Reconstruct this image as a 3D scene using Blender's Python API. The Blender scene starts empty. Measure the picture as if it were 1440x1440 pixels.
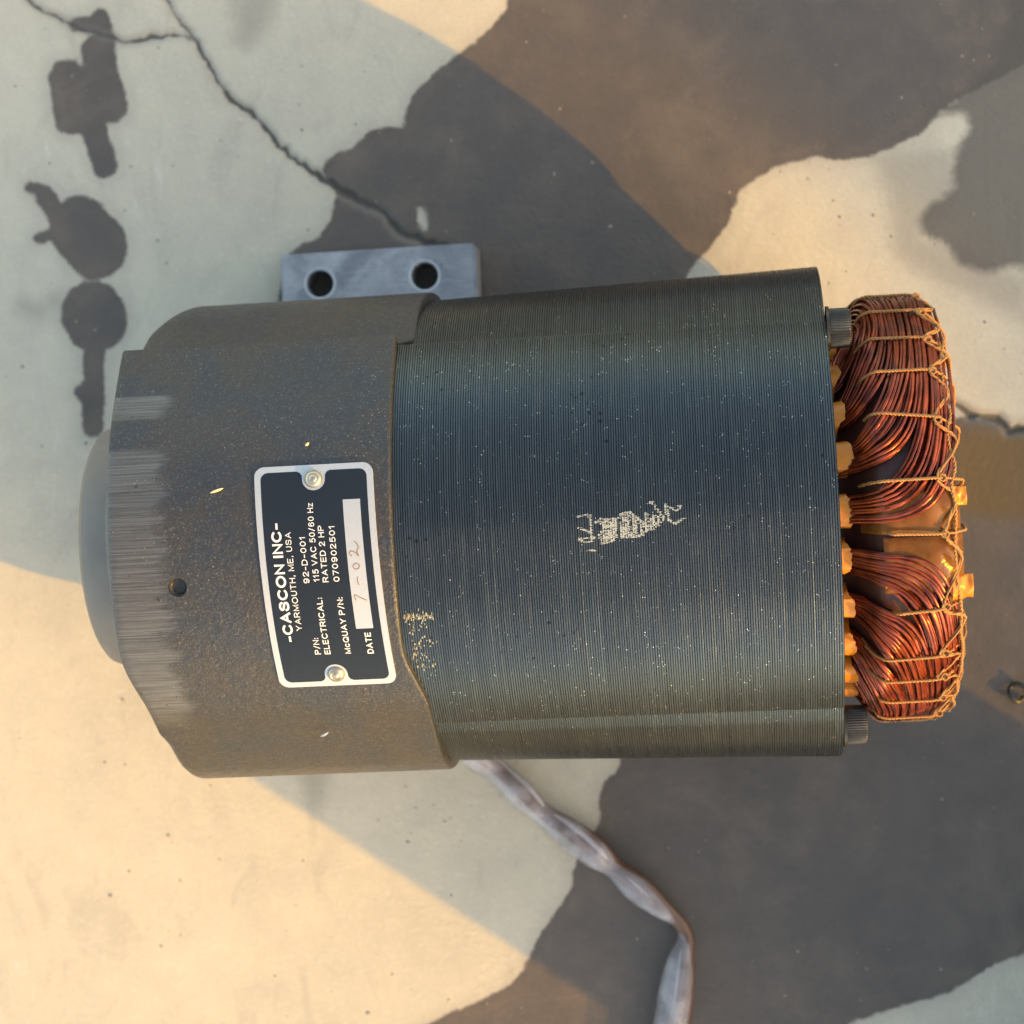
import bpy, bmesh, math, random
import numpy as np
from mathutils import Vector, Matrix

random.seed(7); rng = np.random.default_rng(7)
sc = bpy.context.scene
COL = sc.collection
rad = math.radians

# ------------------------------------------------------------------ camera
TAU = 0.10
cam_d = Vector((-math.sin(TAU), 0, -math.cos(TAU)))
CAM = Vector((0.07487, 0.0, 0.83125))
cd = bpy.data.cameras.new('camera'); cam = bpy.data.objects.new('camera', cd); COL.objects.link(cam)
cam.location = CAM; cam.rotation_euler = (0, TAU, 0)
cd.sensor_width = 36; cd.lens = 75.0; cd.clip_start = 0.02; cd.clip_end = 500
cd.dof.use_dof = True; cd.dof.focus_distance = 0.668; cd.dof.aperture_fstop = 14.0
sc.camera = cam

# ------------------------------------------------------------------ light
SUN_EL, SUN_AZ = 22.0, -32.0            # azimuth measured from +X, counter-clockwise
sun_dir = Vector((math.cos(rad(SUN_AZ))*math.cos(rad(SUN_EL)), math.sin(rad(SUN_AZ))*math.cos(rad(SUN_EL)), math.sin(rad(SUN_EL))))
world = bpy.data.worlds.new('World'); sc.world = world; world.use_nodes = True
wn = world.node_tree.nodes; wl = world.node_tree.links
sky = wn.new('ShaderNodeTexSky'); sky.sky_type = 'NISHITA'; sky.sun_disc = False
sky.sun_elevation = rad(SUN_EL); sky.sun_rotation = rad(90 - SUN_AZ); sky.dust_density = 2.2
tint = wn.new('ShaderNodeMix'); tint.data_type = 'RGBA'; tint.blend_type = 'MULTIPLY'; tint.inputs[0].default_value = 1
wl.new(sky.outputs[0], tint.inputs[6]); tint.inputs[7].default_value = (1.19, 1.0, 0.78, 1)
bg = wn['Background']; bg.inputs[1].default_value = 0.15
wl.new(tint.outputs[2], bg.inputs[0])
sd = bpy.data.lights.new('sun', 'SUN'); sd.energy = 2.2; sd.angle = rad(0.55); sd.color = (0.80, 0.385, 0.0)
sun = bpy.data.objects.new('sun', sd); COL.objects.link(sun)
sun.rotation_euler = sun_dir.to_track_quat('Z', 'Y').to_euler()
sc.view_settings.view_transform = 'Standard'; sc.view_settings.look = 'None'
sc.view_settings.gamma = 1.0; sc.view_settings.use_curve_mapping = False
sc.view_settings.exposure = 2.12

# ------------------------------------------------------------------ helpers
def tag(o, label=None, cat=None, group=None, kind=None):
    if label: o['label'] = label
    if cat: o['category'] = cat
    if group: o['group'] = group
    if kind: o['kind'] = kind
    return o
def empty(name, loc=(0, 0, 0), rz=0.0):
    o = bpy.data.objects.new(name, None); COL.objects.link(o); o.location = loc; o.rotation_euler = (0, 0, rz)
    o.empty_display_size = 0.02
    return o
def link(name, me, mat=None, parent=None):
    o = bpy.data.objects.new(name, me); COL.objects.link(o)
    if mat: me.materials.clear(); me.materials.append(mat)
    if parent: o.parent = parent
    return o
def mk(name, v, f, mat, parent=None, smooth=True, sharp=None):
    me = bpy.data.meshes.new(name)
    me.from_pydata([tuple(map(float, p)) for p in v], [], [tuple(map(int, q)) for q in f]); me.update()
    if smooth:
        me.polygons.foreach_set('use_smooth', [True]*len(me.polygons))
        if sharp: me.set_sharp_from_angle(angle=rad(sharp))
    return link(name, me, mat, parent)
def grid_faces(nr, nc, wrap=True, off=0):
    f = []
    for i in range(nr-1):
        for j in range(nc if wrap else nc-1):
            k = (j+1) % nc
            f.append((off+i*nc+j, off+i*nc+k, off+(i+1)*nc+k, off+(i+1)*nc+j))
    return f
def tube_geo(P, r, seg=6, off=0, cap=True):
    P = np.asarray(P, float); n = len(P); r = np.ones(n)*r
    T = np.gradient(P, axis=0); T /= np.linalg.norm(T, axis=1)[:, None]+1e-12
    up = np.array([0, 0, 1.0]) if abs(T[0][2]) < .9 else np.array([1.0, 0, 0])
    N = np.cross(T[0], up); N /= np.linalg.norm(N); V = []
    for i in range(n):
        N = N-T[i]*(N@T[i]); N /= np.linalg.norm(N); B = np.cross(T[i], N)
        a = np.arange(seg)*2*math.pi/seg
        V.append(P[i]+r[i]*(np.cos(a)[:, None]*N+np.sin(a)[:, None]*B))
    f = grid_faces(n, seg, True, off)
    if cap:
        f.append(tuple(off+j for j in range(seg))[::-1]); f.append(tuple(off+(n-1)*seg+j for j in range(seg)))
    return np.concatenate(V), f
def tubes(name, paths, mat, parent=None, seg=6):
    V, Fc, o = [], [], 0
    for P, r in paths:
        v, f = tube_geo(P, r, seg, o); V.append(v); Fc += f; o += len(v)
    return mk(name, np.concatenate(V), Fc, mat, parent, True, 60)
def smooth_path(P, n):
    """Catmull-Rom through the points, n samples"""
    P = np.asarray(P, float); Q = np.vstack([2*P[0]-P[1], P, 2*P[-1]-P[-2]]); m = len(P)-1; out = []
    for t in np.linspace(0, m-1e-6, n):
        i = int(t); u = t-i; a, b, c, d = Q[i:i+4]
        out.append(.5*((2*b)+(c-a)*u+(2*a-5*b+4*c-d)*u*u+(3*b-a-3*c+d)*u**3))
    return np.array(out)
def sstep(a, b, x):
    t = np.clip((np.asarray(x, float)-a)/(b-a), 0, 1); return t*t*(3-2*t)
def evaluated(o):
    dg = bpy.context.evaluated_depsgraph_get(); return bpy.data.meshes.new_from_object(o.evaluated_get(dg))
def boolean_cut(o, cutter):
    m = o.modifiers.new('cut', 'BOOLEAN'); m.operation = 'DIFFERENCE'; m.object = cutter; m.solver = 'EXACT'
    bpy.context.view_layer.update(); me = evaluated(o); o.modifiers.clear(); old = o.data; o.data = me
    bpy.data.meshes.remove(old); bpy.data.objects.remove(cutter)

# ------------------------------------------------------------------ materials
class Mat:
    def __init__(s, name):
        s.m = bpy.data.materials.new(name); s.m.use_nodes = True; s.t = s.m.node_tree; s.n = s.t.nodes; s.l = s.t.links
        s.b = s.n['Principled BSDF']; s.out = s.n['Material Output']; s._co = None
    def co(s):
        if not s._co: s._co = s.n.new('ShaderNodeTexCoord').outputs['Object']
        return s._co
    def put(s, sock, v):
        if isinstance(v, (int, float)): sock.default_value = v
        elif isinstance(v, (tuple, list)): sock.default_value = tuple(v) if len(v) != 3 or sock.type == 'VECTOR' else (*v, 1)
        else: s.l.new(v, sock)
    def math(s, op, a, b=0.0, c=0.0, clamp=False):
        x = s.n.new('ShaderNodeMath'); x.operation = op; x.use_clamp = clamp
        s.put(x.inputs[0], a); s.put(x.inputs[1], b); s.put(x.inputs[2], c); return x.outputs[0]
    def scale(s, v, xyz):
        x = s.n.new('ShaderNodeVectorMath'); x.operation = 'MULTIPLY'; s.put(x.inputs[0], v); x.inputs[1].default_value = xyz; return x.outputs[0]
    def noise(s, sc_, det=4, rough=.55, v=None, dist=0):
        x = s.n.new('ShaderNodeTexNoise'); s.l.new(v or s.co(), x.inputs['Vector'])
        x.inputs['Scale'].default_value = sc_; x.inputs['Detail'].default_value = det; x.inputs['Roughness'].default_value = rough; x.inputs['Distortion'].default_value = dist
        return x.outputs[0]
    def voro(s, sc_, v=None, out=0):
        x = s.n.new('ShaderNodeTexVoronoi'); s.l.new(v or s.co(), x.inputs['Vector']); x.inputs['Scale'].default_value = sc_; return x.outputs[out]
    def ramp(s, v, lo, hi, a=0.0, b=1.0):
        x = s.n.new('ShaderNodeMapRange'); x.interpolation_type = 'SMOOTHSTEP'
        s.put(x.inputs[0], v); x.inputs[1].default_value = lo; x.inputs[2].default_value = hi; x.inputs[3].default_value = a; x.inputs[4].default_value = b
        return x.outputs[0]
    def mix(s, f, a, b, mode='MIX'):
        x = s.n.new('ShaderNodeMix'); x.data_type = 'RGBA'; x.blend_type = mode; x.clamp_factor = True
        s.put(x.inputs[0], f); s.put(x.inputs[6], a); s.put(x.inputs[7], b); return x.outputs[2]
    def attr(s, n):
        x = s.n.new('ShaderNodeAttribute'); x.attribute_name = n; return x.outputs['Fac']
    def sep(s, v):
        x = s.n.new('ShaderNodeSeparateXYZ'); s.l.new(v, x.inputs[0]); return x.outputs
    def bump(s, h, dist, strength=1.0, prev=None):
        x = s.n.new('ShaderNodeBump'); s.put(x.inputs['Height'], h); x.inputs['Distance'].default_value = dist; x.inputs['Strength'].default_value = strength
        if prev: s.l.new(prev, x.inputs['Normal'])
        return x.outputs[0]
    def set(s, **k):
        for a, v in k.items():
            s.put(s.b.inputs[{'base': 'Base Color', 'rough': 'Roughness', 'metal': 'Metallic', 'coat': 'Coat Weight', 'crough': 'Coat Roughness',
                              'spec': 'Specular IOR Level', 'normal': 'Normal', 'trans': 'Transmission Weight', 'ior': 'IOR', 'alpha': 'Alpha',
                              'sss': 'Subsurface Weight', 'sheen': 'Sheen Weight'}[a]], v)
        return s.m

def plain(name, base, rough=.5, metal=0, var=.15, sc_=400, **k):
    M = Mat(name); n = M.noise(sc_, 5)
    lo = tuple(c*(1-var) for c in base); hi = tuple(min(1, c*(1+var)) for c in base)
    return M.set(base=M.mix(n, lo, hi), rough=rough, metal=metal, normal=M.bump(n, .0001), **k)

def make_concrete():
    M = Mat('concrete')
    big = M.noise(9, 5, .6); mid = M.noise(60, 6, .65); fine = M.noise(420, 6, .7); grain = M.noise(2600, 3, .6)
    edge = M.noise(160, 6, .7)
    dry = M.mix(M.ramp(big, .3, .72), (.415, .388, .305), (.465, .432, .335))
    dry = M.mix(M.ramp(mid, .35, .7, 0, .40), dry, (.35, .325, .27)); smear = M.noise(1, 5, .6, M.scale(M.co(), (26, 9, 10)), 2.5); dry = M.mix(M.ramp(smear, .54, .72, 0, .38), dry, (.30, .28, .235))
    dry = M.mix(M.ramp(fine, .52, .75, 0, .35), dry, (.56, .54, .49))
    dry = M.mix(M.ramp(grain, .30, .44, .5, 0), dry, (.17, .155, .13))
    # pale rub marks, running in short arcs
    sv = M.scale(M.co(), (1, .16, 1)); rub = M.ramp(M.noise(200, 4, .6, sv, 1.8), .58, .74)
    rub = M.math('MULTIPLY', rub, M.ramp(M.noise(13, 2), .53, .64)); dry = M.mix(M.math('MULTIPLY', rub, .28), dry, (.62, .61, .57))
    pits = M.ramp(M.voro(120), .035, .085, 1, 0); pits = M.math('MULTIPLY', pits, M.ramp(M.noise(70, 2), .48, .56))
    dry = M.mix(M.math('MULTIPLY', pits, .42), dry, (.13, .12, .10))
    jit = M.math('ADD', M.math('MULTIPLY', M.math('SUBTRACT', edge, .5), 4.0), M.math('MULTIPLY', M.math('SUBTRACT', fine, .5), 1.2))
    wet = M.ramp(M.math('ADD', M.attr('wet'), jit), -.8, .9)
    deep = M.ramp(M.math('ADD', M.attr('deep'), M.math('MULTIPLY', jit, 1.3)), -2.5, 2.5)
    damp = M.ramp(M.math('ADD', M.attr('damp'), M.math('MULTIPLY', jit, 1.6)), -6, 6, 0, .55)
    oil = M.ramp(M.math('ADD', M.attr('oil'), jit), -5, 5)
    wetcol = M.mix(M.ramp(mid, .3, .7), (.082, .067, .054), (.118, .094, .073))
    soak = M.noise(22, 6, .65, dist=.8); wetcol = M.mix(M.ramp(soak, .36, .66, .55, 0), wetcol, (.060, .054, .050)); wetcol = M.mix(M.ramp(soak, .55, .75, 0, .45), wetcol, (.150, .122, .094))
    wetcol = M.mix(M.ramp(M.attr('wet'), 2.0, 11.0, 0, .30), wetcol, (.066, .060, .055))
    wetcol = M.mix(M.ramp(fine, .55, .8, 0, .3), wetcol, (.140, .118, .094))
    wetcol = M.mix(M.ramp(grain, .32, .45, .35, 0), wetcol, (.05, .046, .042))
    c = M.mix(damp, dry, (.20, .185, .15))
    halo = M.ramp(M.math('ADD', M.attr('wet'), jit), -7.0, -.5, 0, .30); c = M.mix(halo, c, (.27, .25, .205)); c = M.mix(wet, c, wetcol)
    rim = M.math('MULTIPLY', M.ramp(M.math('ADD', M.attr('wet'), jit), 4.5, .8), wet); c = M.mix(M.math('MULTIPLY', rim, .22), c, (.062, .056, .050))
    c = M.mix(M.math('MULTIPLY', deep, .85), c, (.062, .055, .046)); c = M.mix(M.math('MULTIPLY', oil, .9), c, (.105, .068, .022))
    crk = M.math('ADD', M.attr('crack'), M.math('MULTIPLY', M.math('SUBTRACT', fine, .5), 1.6))
    cm = M.ramp(crk, -.5, .45, 1, 0); c = M.mix(M.math('MULTIPLY', cm, .85), c, (.055, .05, .042))
    c = M.mix(M.ramp(crk, .3, 3.2, .28, 0), c, (.16, .15, .125))
    h = M.math('ADD', M.math('MULTIPLY', fine, .5), M.math('MULTIPLY', grain, .16)); h = M.math('SUBTRACT', h, M.math('MULTIPLY', pits, .6))
    nb = M.bump(h, .0011, .75)
    return M.set(base=c, rough=M.mix(M.math('MAXIMUM', wet, deep), (.86,)*3, (.50,)*3), spec=.38, normal=nb)

def make_cast():
    M = Mat('cast_iron'); x, y, z = M.sep(M.co())
    g = M.noise(1500, 5, .65); g2 = M.noise(420, 5, .6); blot = M.noise(48, 5, .62, dist=.5); rustn = M.noise(90, 5, .6)
    c = M.mix(M.ramp(blot, .40, .60), (.042, .040, .037), (.032, .037, .043))
    c = M.mix(M.ramp(rustn, .56, .76, 0, .25), c, (.052, .042, .031)); c = M.mix(M.ramp(g, .54, .68, 0, .65), c, (.135, .134, .130))
    c = M.mix(M.ramp(g, .30, .42, .4, 0), c, (.03, .028, .025))
    # machined register at the left end: bright turned band with a ragged inner edge
    st = M.noise(1, 4, .7, M.scale(M.co(), (25, 1900, 1900))); rag = M.noise(1, 5, .65, M.scale(M.co(), (60, 190, 190)))
    lim = M.math('ADD', -.1015, M.math('MULTIPLY', M.math('SUBTRACT', rag, .56), .020)); lim = M.math('ADD', lim, M.math('MULTIPLY', M.math('SUBTRACT', st, .5), .0008))
    band = M.ramp(M.math('SUBTRACT', x, lim), -.0042, .0030, 1, 0); hole = M.ramp(M.noise(240, 4, .6), .66, .70)
    band = M.math('MULTIPLY', M.math('MULTIPLY', band, M.ramp(rag, .2, .6, .55, 1)), M.math('SUBTRACT', 1, hole)); band = M.math('MULTIPLY', band, M.ramp(z, .139, .147)); band = M.math('MULTIPLY', band, M.math('SUBTRACT', 1, M.math('MAXIMUM', M.math('MULTIPLY', M.ramp(y, .029, .032), M.ramp(y, .040, .042, 1, 0)), M.ramp(y, .048, .049))))
    bc = M.mix(M.ramp(st, .35, .65), (.082, .081, .076), (.150, .148, .140)); c = M.mix(band, c, bc)
    spk = M.math('MULTIPLY', M.ramp(M.voro(650), .16, .07), M.ramp(M.noise(35, 3), .50, .64)); c = M.mix(spk, c, (.30, .29, .25))
    h = M.math('ADD', M.math('MULTIPLY', g, .45), g2); h = M.mix(band, h, M.math('MULTIPLY', st, .4))
    return M.set(base=c, rough=M.mix(band, M.ramp(g2, .3, .7, .27, .42), (.40,)*3), metal=M.math('ADD', .35, M.math('MULTIPLY', band, .3)), normal=M.bump(h, .0005, .9), spec=.5)

def make_lam():
    M = Mat('lamination_steel'); a = M.attr('lam'); blot = M.noise(40, 5, .6, dist=.4); f = M.noise(1800, 3, .6)
    stv = M.scale(M.co(), (900, 60, 60)); sn = M.noise(1, 4, .7, stv)
    c = M.mix(a, (.016, .020, .022), (.118, .142, .150)); c = M.mix(M.ramp(blot, .35, .68, 0, .35), c, (.038, .048, .058))
    c = M.mix(M.ramp(sn, .55, .8, 0, .3), c, (.17, .19, .17))
    flk = M.math('MULTIPLY', M.ramp(M.voro(900), .17, .08), M.ramp(M.noise(260, 2), .545, .60)); c = M.mix(flk, c, (.75, .74, .62))
    spots = M.math('MULTIPLY', M.ramp(M.voro(300), .22, .14), M.ramp(M.noise(45, 3), .56, .66)); c = M.mix(M.math('MULTIPLY', spots, .75), c, (.015, .016, .018))
    return M.set(base=c, rough=M.ramp(sn, .3, .7, .24, .38), metal=.88, spec=.5, normal=M.bump(f, .00012, .6), coat=0.0)

def make_wire():
    M = Mat('enamelled_copper'); n = M.noise(130, 4); f = M.noise(1400, 3)
    c = M.mix(M.ramp(n, .3, .7), (.085, .013, .007), (.27, .050, .015))
    return M.set(base=c, rough=.27, metal=.5, spec=.3, coat=.25, crough=.12, normal=M.bump(f, .00008, .5))

def translucent(name, col, rough=.35, f=.5, var=.25):
    M = Mat(name); n = M.noise(300, 4); c = M.mix(n, tuple(v*(1-var) for v in col), tuple(min(1, v*(1+var)) for v in col))
    M.set(base=c, rough=rough, coat=.4, crough=.15, normal=M.bump(n, .0002))
    t = M.n.new('ShaderNodeBsdfTranslucent'); M.l.new(c, t.inputs[0]); x = M.n.new('ShaderNodeMixShader'); x.inputs[0].default_value = f
    M.l.new(M.b.outputs[0], x.inputs[1]); M.l.new(t.outputs[0], x.inputs[2]); M.l.new(x.outputs[0], M.out.inputs[0]); return M.m

def clear_sheet(name, col, keep, rough=.15):
    M = Mat(name); n = M.noise(120, 4)
    M.set(base=col, rough=rough, normal=M.bump(n, .0006), coat=.6, crough=.08)
    t = M.n.new('ShaderNodeBsdfTransparent'); t.inputs[0].default_value = (*[min(1, .45+.55*c) for c in col], 1)
    x = M.n.new('ShaderNodeMixShader'); M.l.new(M.ramp(n, .25, .75, keep-.12, keep+.12), x.inputs[0])
    M.l.new(t.outputs[0], x.inputs[1]); M.l.new(M.b.outputs[0], x.inputs[2]); M.l.new(x.outputs[0], M.out.inputs[0]); return M.m

m_ground = make_concrete(); m_cast = make_cast(); m_lam = make_lam(); m_wire = make_wire()
def make_steel():
    M = Mat('machined_steel'); n = M.noise(40, 5, .6, dist=.6); f = M.noise(1, 4, .7, M.scale(M.co(), (140, 900, 900))); s = M.noise(500, 4, .6)
    c = M.mix(M.ramp(n, .35, .68), (.20, .21, .22), (.36, .37, .375)); c = M.mix(M.ramp(f, .5, .75, 0, .4), c, (.48, .50, .52)); c = M.mix(M.ramp(s, .60, .72, 0, .6), c, (.10, .095, .085))
    return M.set(base=c, rough=M.ramp(n, .3, .7, .30, .50), metal=.55, normal=M.bump(f, .0002, .6))
m_steel = make_steel()
m_flange = plain('turned_steel', (.19, .175, .15), .62, .1, .2, 90)
m_screw = plain('black_oxide', (.055, .052, .045), .28, .75, .3, 600)
m_dark = plain('dark_bore', (.018, .016, .014), .7, 0, .3, 200)
m_alu = plain('plate_aluminium', (.40, .43, .45), .42, .35, .06, 900)
m_navy = plain('plate_navy_print', (.008, .013, .021), .42, 0, .12, 700, spec=.3)
m_print = plain('plate_white_print', (.56, .58, .58), .5, 0, .05, 900)
m_scratch = plain('scratched_brown', (.23, .15, .06), .5, .2, .2, 900)
m_rivet = plain('rivet_metal', (.42, .37, .28), .28, .85, .2, 800)
m_cord = plain('lacing_cord', (.30, .145, .040), .62, 0, .35, 1500)
m_liner = translucent('slot_liner_film', (.80, .33, .028), .30, .45)
m_film = clear_sheet('amber_film', (.42, .18, .030), .26)
m_core = plain('winding_core', (.045, .014, .010), .5, 0, .4, 300)
m_sleeve = clear_sheet('clear_sleeve', (.74, .75, .80), .21, .06)
m_lead = plain('brown_lead', (.105, .052, .030), .4, 0, .35, 200)
m_leadw = plain('pale_lead', (.42, .40, .40), .45, 0, .2, 200)
m_brass = plain('brass_shaving', (.85, .66, .34), .4, .5, .2, 900)
m_box = plain('shade_box_paint', (.10, .11, .12), .45, .2, .15, 60)
m_render = plain('shade_wall_render', (.42, .40, .36), .9, 0, .12, 30)
m_paint = plain('pale_marking', (.25, .28, .27), .6, 0, .3, 2500)

# ------------------------------------------------------------------ concrete ground
def poly_sd(px, py, poly):
    """signed distance in mm, positive inside"""
    P = np.asarray(poly, float); Q = np.roll(P, -1, 0); D = np.full(px.shape, 1e9); ins = np.zeros(px.shape, bool)
    for (ax_, ay_), (bx_, by_) in zip(P, Q):
        dx, dy = bx_-ax_, by_-ay_; t = np.clip(((px-ax_)*dx+(py-ay_)*dy)/(dx*dx+dy*dy+1e-9), 0, 1)
        D = np.minimum(D, (px-ax_-t*dx)**2+(py-ay_-t*dy)**2)
        if ay_ != by_: ins ^= ((ay_ > py) != (by_ > py)) & (px < (bx_-ax_)*(py-ay_)/(by_-ay_)+ax_)
    return np.where(ins, 1, -1)*np.sqrt(D)
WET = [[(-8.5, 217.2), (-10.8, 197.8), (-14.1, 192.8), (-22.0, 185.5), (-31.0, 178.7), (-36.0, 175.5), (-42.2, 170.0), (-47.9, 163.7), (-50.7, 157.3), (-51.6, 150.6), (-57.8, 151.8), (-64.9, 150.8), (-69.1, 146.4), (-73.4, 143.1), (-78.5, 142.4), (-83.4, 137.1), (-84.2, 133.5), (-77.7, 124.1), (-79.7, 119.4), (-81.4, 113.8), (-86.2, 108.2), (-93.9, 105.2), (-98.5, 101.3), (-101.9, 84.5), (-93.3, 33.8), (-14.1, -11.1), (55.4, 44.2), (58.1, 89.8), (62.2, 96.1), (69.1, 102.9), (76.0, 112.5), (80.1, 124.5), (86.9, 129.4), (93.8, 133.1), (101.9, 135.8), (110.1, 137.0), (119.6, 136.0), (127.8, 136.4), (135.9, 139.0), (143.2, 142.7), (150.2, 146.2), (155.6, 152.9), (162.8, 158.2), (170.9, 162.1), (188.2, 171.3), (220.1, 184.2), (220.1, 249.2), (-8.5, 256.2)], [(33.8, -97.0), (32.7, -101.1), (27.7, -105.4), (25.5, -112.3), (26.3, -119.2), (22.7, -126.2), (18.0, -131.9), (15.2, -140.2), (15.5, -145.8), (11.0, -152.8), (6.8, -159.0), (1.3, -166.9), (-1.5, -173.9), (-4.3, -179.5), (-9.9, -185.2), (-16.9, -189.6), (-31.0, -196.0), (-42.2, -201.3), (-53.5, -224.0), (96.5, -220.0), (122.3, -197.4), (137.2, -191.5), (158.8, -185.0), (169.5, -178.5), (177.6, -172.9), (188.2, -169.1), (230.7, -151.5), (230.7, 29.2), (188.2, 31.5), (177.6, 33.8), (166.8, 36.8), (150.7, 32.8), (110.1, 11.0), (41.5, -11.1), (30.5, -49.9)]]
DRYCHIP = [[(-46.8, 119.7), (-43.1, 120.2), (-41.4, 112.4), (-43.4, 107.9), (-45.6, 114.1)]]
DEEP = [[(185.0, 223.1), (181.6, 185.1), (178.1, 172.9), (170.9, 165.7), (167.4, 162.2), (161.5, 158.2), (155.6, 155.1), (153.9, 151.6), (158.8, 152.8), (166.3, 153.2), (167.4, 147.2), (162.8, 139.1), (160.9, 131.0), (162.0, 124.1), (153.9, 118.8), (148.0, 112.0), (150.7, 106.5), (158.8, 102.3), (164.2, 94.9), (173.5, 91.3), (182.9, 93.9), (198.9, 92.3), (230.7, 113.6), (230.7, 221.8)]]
DAMP = [[(131.8, 136.9), (153.4, 140.6), (161.5, 137.8), (164.2, 125.5), (150.7, 106.5), (190.9, 89.7), (190.9, 72.0), (161.5, 85.9), (138.6, 98.5), (137.2, 114.9)], [(-122.6, 206.1), (-101.9, 207.0), (-105.4, 191.6), (-114.8, 183.9), (-120.6, 186.3), (-118.5, 194.7)], [(-96.2, -95.7), (-78.5, -95.5), (-82.5, -110.1), (-86.2, -118.6), (-89.9, -115.3)]]
OIL = [[(158.8, 32.7), (198.9, 29.3), (198.9, -4.1), (177.6, -2.7), (164.2, 0.0)]]
CRACKS = [[(-209.1, 211.0, 0.99), (-201.8, 203.7, 1.32), (-193.0, 199.2, 1.32), (-182.8, 193.3, 1.32), (-174.1, 190.8, 1.32), (-166.8, 188.7, 1.32), (-162.4, 187.2, 1.32), (-153.7, 189.2, 1.65), (-146.5, 189.7, 1.32), (-138.7, 189.5, 1.32), (-135.0, 187.1, 0.99)], [(-148.5, 208.1, 0.99), (-143.6, 198.1, 0.99), (-138.7, 192.9, 1.32), (-135.0, 187.1, 1.65), (-130.6, 179.4, 1.65), (-124.9, 170.0, 1.32), (-120.6, 163.1, 1.98), (-113.4, 159.3, 1.65), (-107.1, 152.1, 1.98), (-101.3, 144.2, 1.98), (-94.8, 140.1, 1.32), (-87.6, 134.9, 1.98), (-82.5, 130.6, 2.64), (-76.2, 126.9, 3.96), (-67.7, 122.6, 3.3), (-59.2, 117.7, 2.31), (-53.5, 110.6, 2.64), (-45.1, 106.8, 1.98), (-31.0, 102.8, 1.98)], [(150.7, 47.8, 1.98), (161.5, 42.0, 2.31), (168.2, 37.6, 2.64), (177.6, 34.9, 2.97), (182.9, 31.3, 2.64), (192.2, 32.6, 2.64)], [(-201.8, 203.7, 0.99), (-206.2, 208.1, 0.99)]]
DRIPS = [(-182.2, 170.6, -178.4, 159.1, 6.09), (-188.1, 174.1, -185.7, 157.8, 7.2), (-175.5, 184.6, -169.1, 161.8, 6.65), (-177.6, 156.3, -172.0, 138.6, 5.26), (-184.3, 195.0, -174.1, 195.4, 2.77), (-174.1, 197.4, -171.2, 187.4, 3.88), (-182.2, 113.7, -175.5, 105.7, 12.74), (-196.8, 126.7, -191.0, 118.1, 4.16), (-202.7, 130.2, -197.4, 128.7, 2.49), (-198.9, 109.7, -193.9, 111.0, 2.49), (-177.0, 79.5, -175.8, 76.7, 13.02), (-176.4, 62.5, -177.0, 34.1, 4.43), (-181.6, 47.8, -180.5, 46.6, 3.32)]
DAMPDRIPS = [(-191.6, 85.4, -198.9, 80.6, 2.49), (-198.9, 80.6, -205.6, 83.2, 2.77)]
def axis_coords(lo, hi, step):
    c = list(np.arange(lo, hi+step/2, step)); s = step; a = [lo]
    while a[-1] > -30000: s *= 1.35; a.append(a[-1]-s)
    b = [hi]; s = step
    while b[-1] < 30000: s *= 1.35; b.append(b[-1]+s)
    return np.array(a[:0:-1]+c+b[1:])
gx = axis_coords(-236, 214, 1.0); gy = axis_coords(-226, 222, 1.0)
X, Y = np.meshgrid(gx, gy)
def bilinear(fn):
    """distance field on a coarse grid, read back at every vertex"""
    cx = np.arange(-300, 301, 2.5); cy = np.arange(-300, 301, 2.5); A, B = np.meshgrid(cx, cy); S = fn(A, B)
    u = np.clip((X+300)/2.5, 0, len(cx)-1.001); v = np.clip((Y+300)/2.5, 0, len(cy)-1.001); i = v.astype(int); j = u.astype(int); a = u-j; b = v-i
    return (S[i, j]*(1-a)+S[i, j+1]*a)*(1-b)+(S[i+1, j]*(1-a)+S[i+1, j+1]*a)*b
def union(polys, holes=()):
    def fn(A, B):
        S = np.full(A.shape, -1e3)
        for p in polys: S = np.maximum(S, poly_sd(A, B, p))
        for p in holes: S = np.minimum(S, -poly_sd(A, B, p))
        return S
    return bilinear(fn)
def capsules(L):
    def fn(A, B):
        S = np.full(A.shape, -1e3)
        for x0, y0, x1, y1, r in L:
            dx, dy = x1-x0, y1-y0; t = np.clip(((A-x0)*dx+(B-y0)*dy)/(dx*dx+dy*dy+1e-6), 0, 1); S = np.maximum(S, r-np.hypot(A-x0-t*dx, B-y0-t*dy))
        return S
    return bilinear(fn)
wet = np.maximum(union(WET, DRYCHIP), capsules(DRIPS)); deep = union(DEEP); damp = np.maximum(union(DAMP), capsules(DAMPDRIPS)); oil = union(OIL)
crack = np.full(X.shape, 50.0); near = (np.abs(X) < 300) & (np.abs(Y) < 300); xn, yn = X[near], Y[near]; cn = crack[near]
for path in CRACKS:
    fine_p = []
    for (x0, y0, w0), (x1, y1, w1) in zip(path[:-1], path[1:]):
        n = max(2, int(math.hypot(x1-x0, y1-y0)/2.2))
        for k in range(n):
            t = k/n; fine_p.append((x0+(x1-x0)*t+rng.normal()*.45, y0+(y1-y0)*t+rng.normal()*.45, (w0+(w1-w0)*t)*rng.uniform(.65, 1.3)))
    for (x0, y0, w0), (x1, y1, w1) in zip(fine_p[:-1], fine_p[1:]):
        sel = (np.abs(xn-(x0+x1)/2) < 14) & (np.abs(yn-(y0+y1)/2) < 14); qx, qy = xn[sel], yn[sel]
        dx, dy = x1-x0, y1-y0; t = np.clip(((qx-x0)*dx+(qy-y0)*dy)/(dx*dx+dy*dy+1e-9), 0, 1)
        dd = np.hypot(qx-x0-t*dx, qy-y0-t*dy)-(w0+(w1-w0)*t)/2; cn[sel] = np.minimum(cn[sel], dd)
crack[near] = cn
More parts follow.
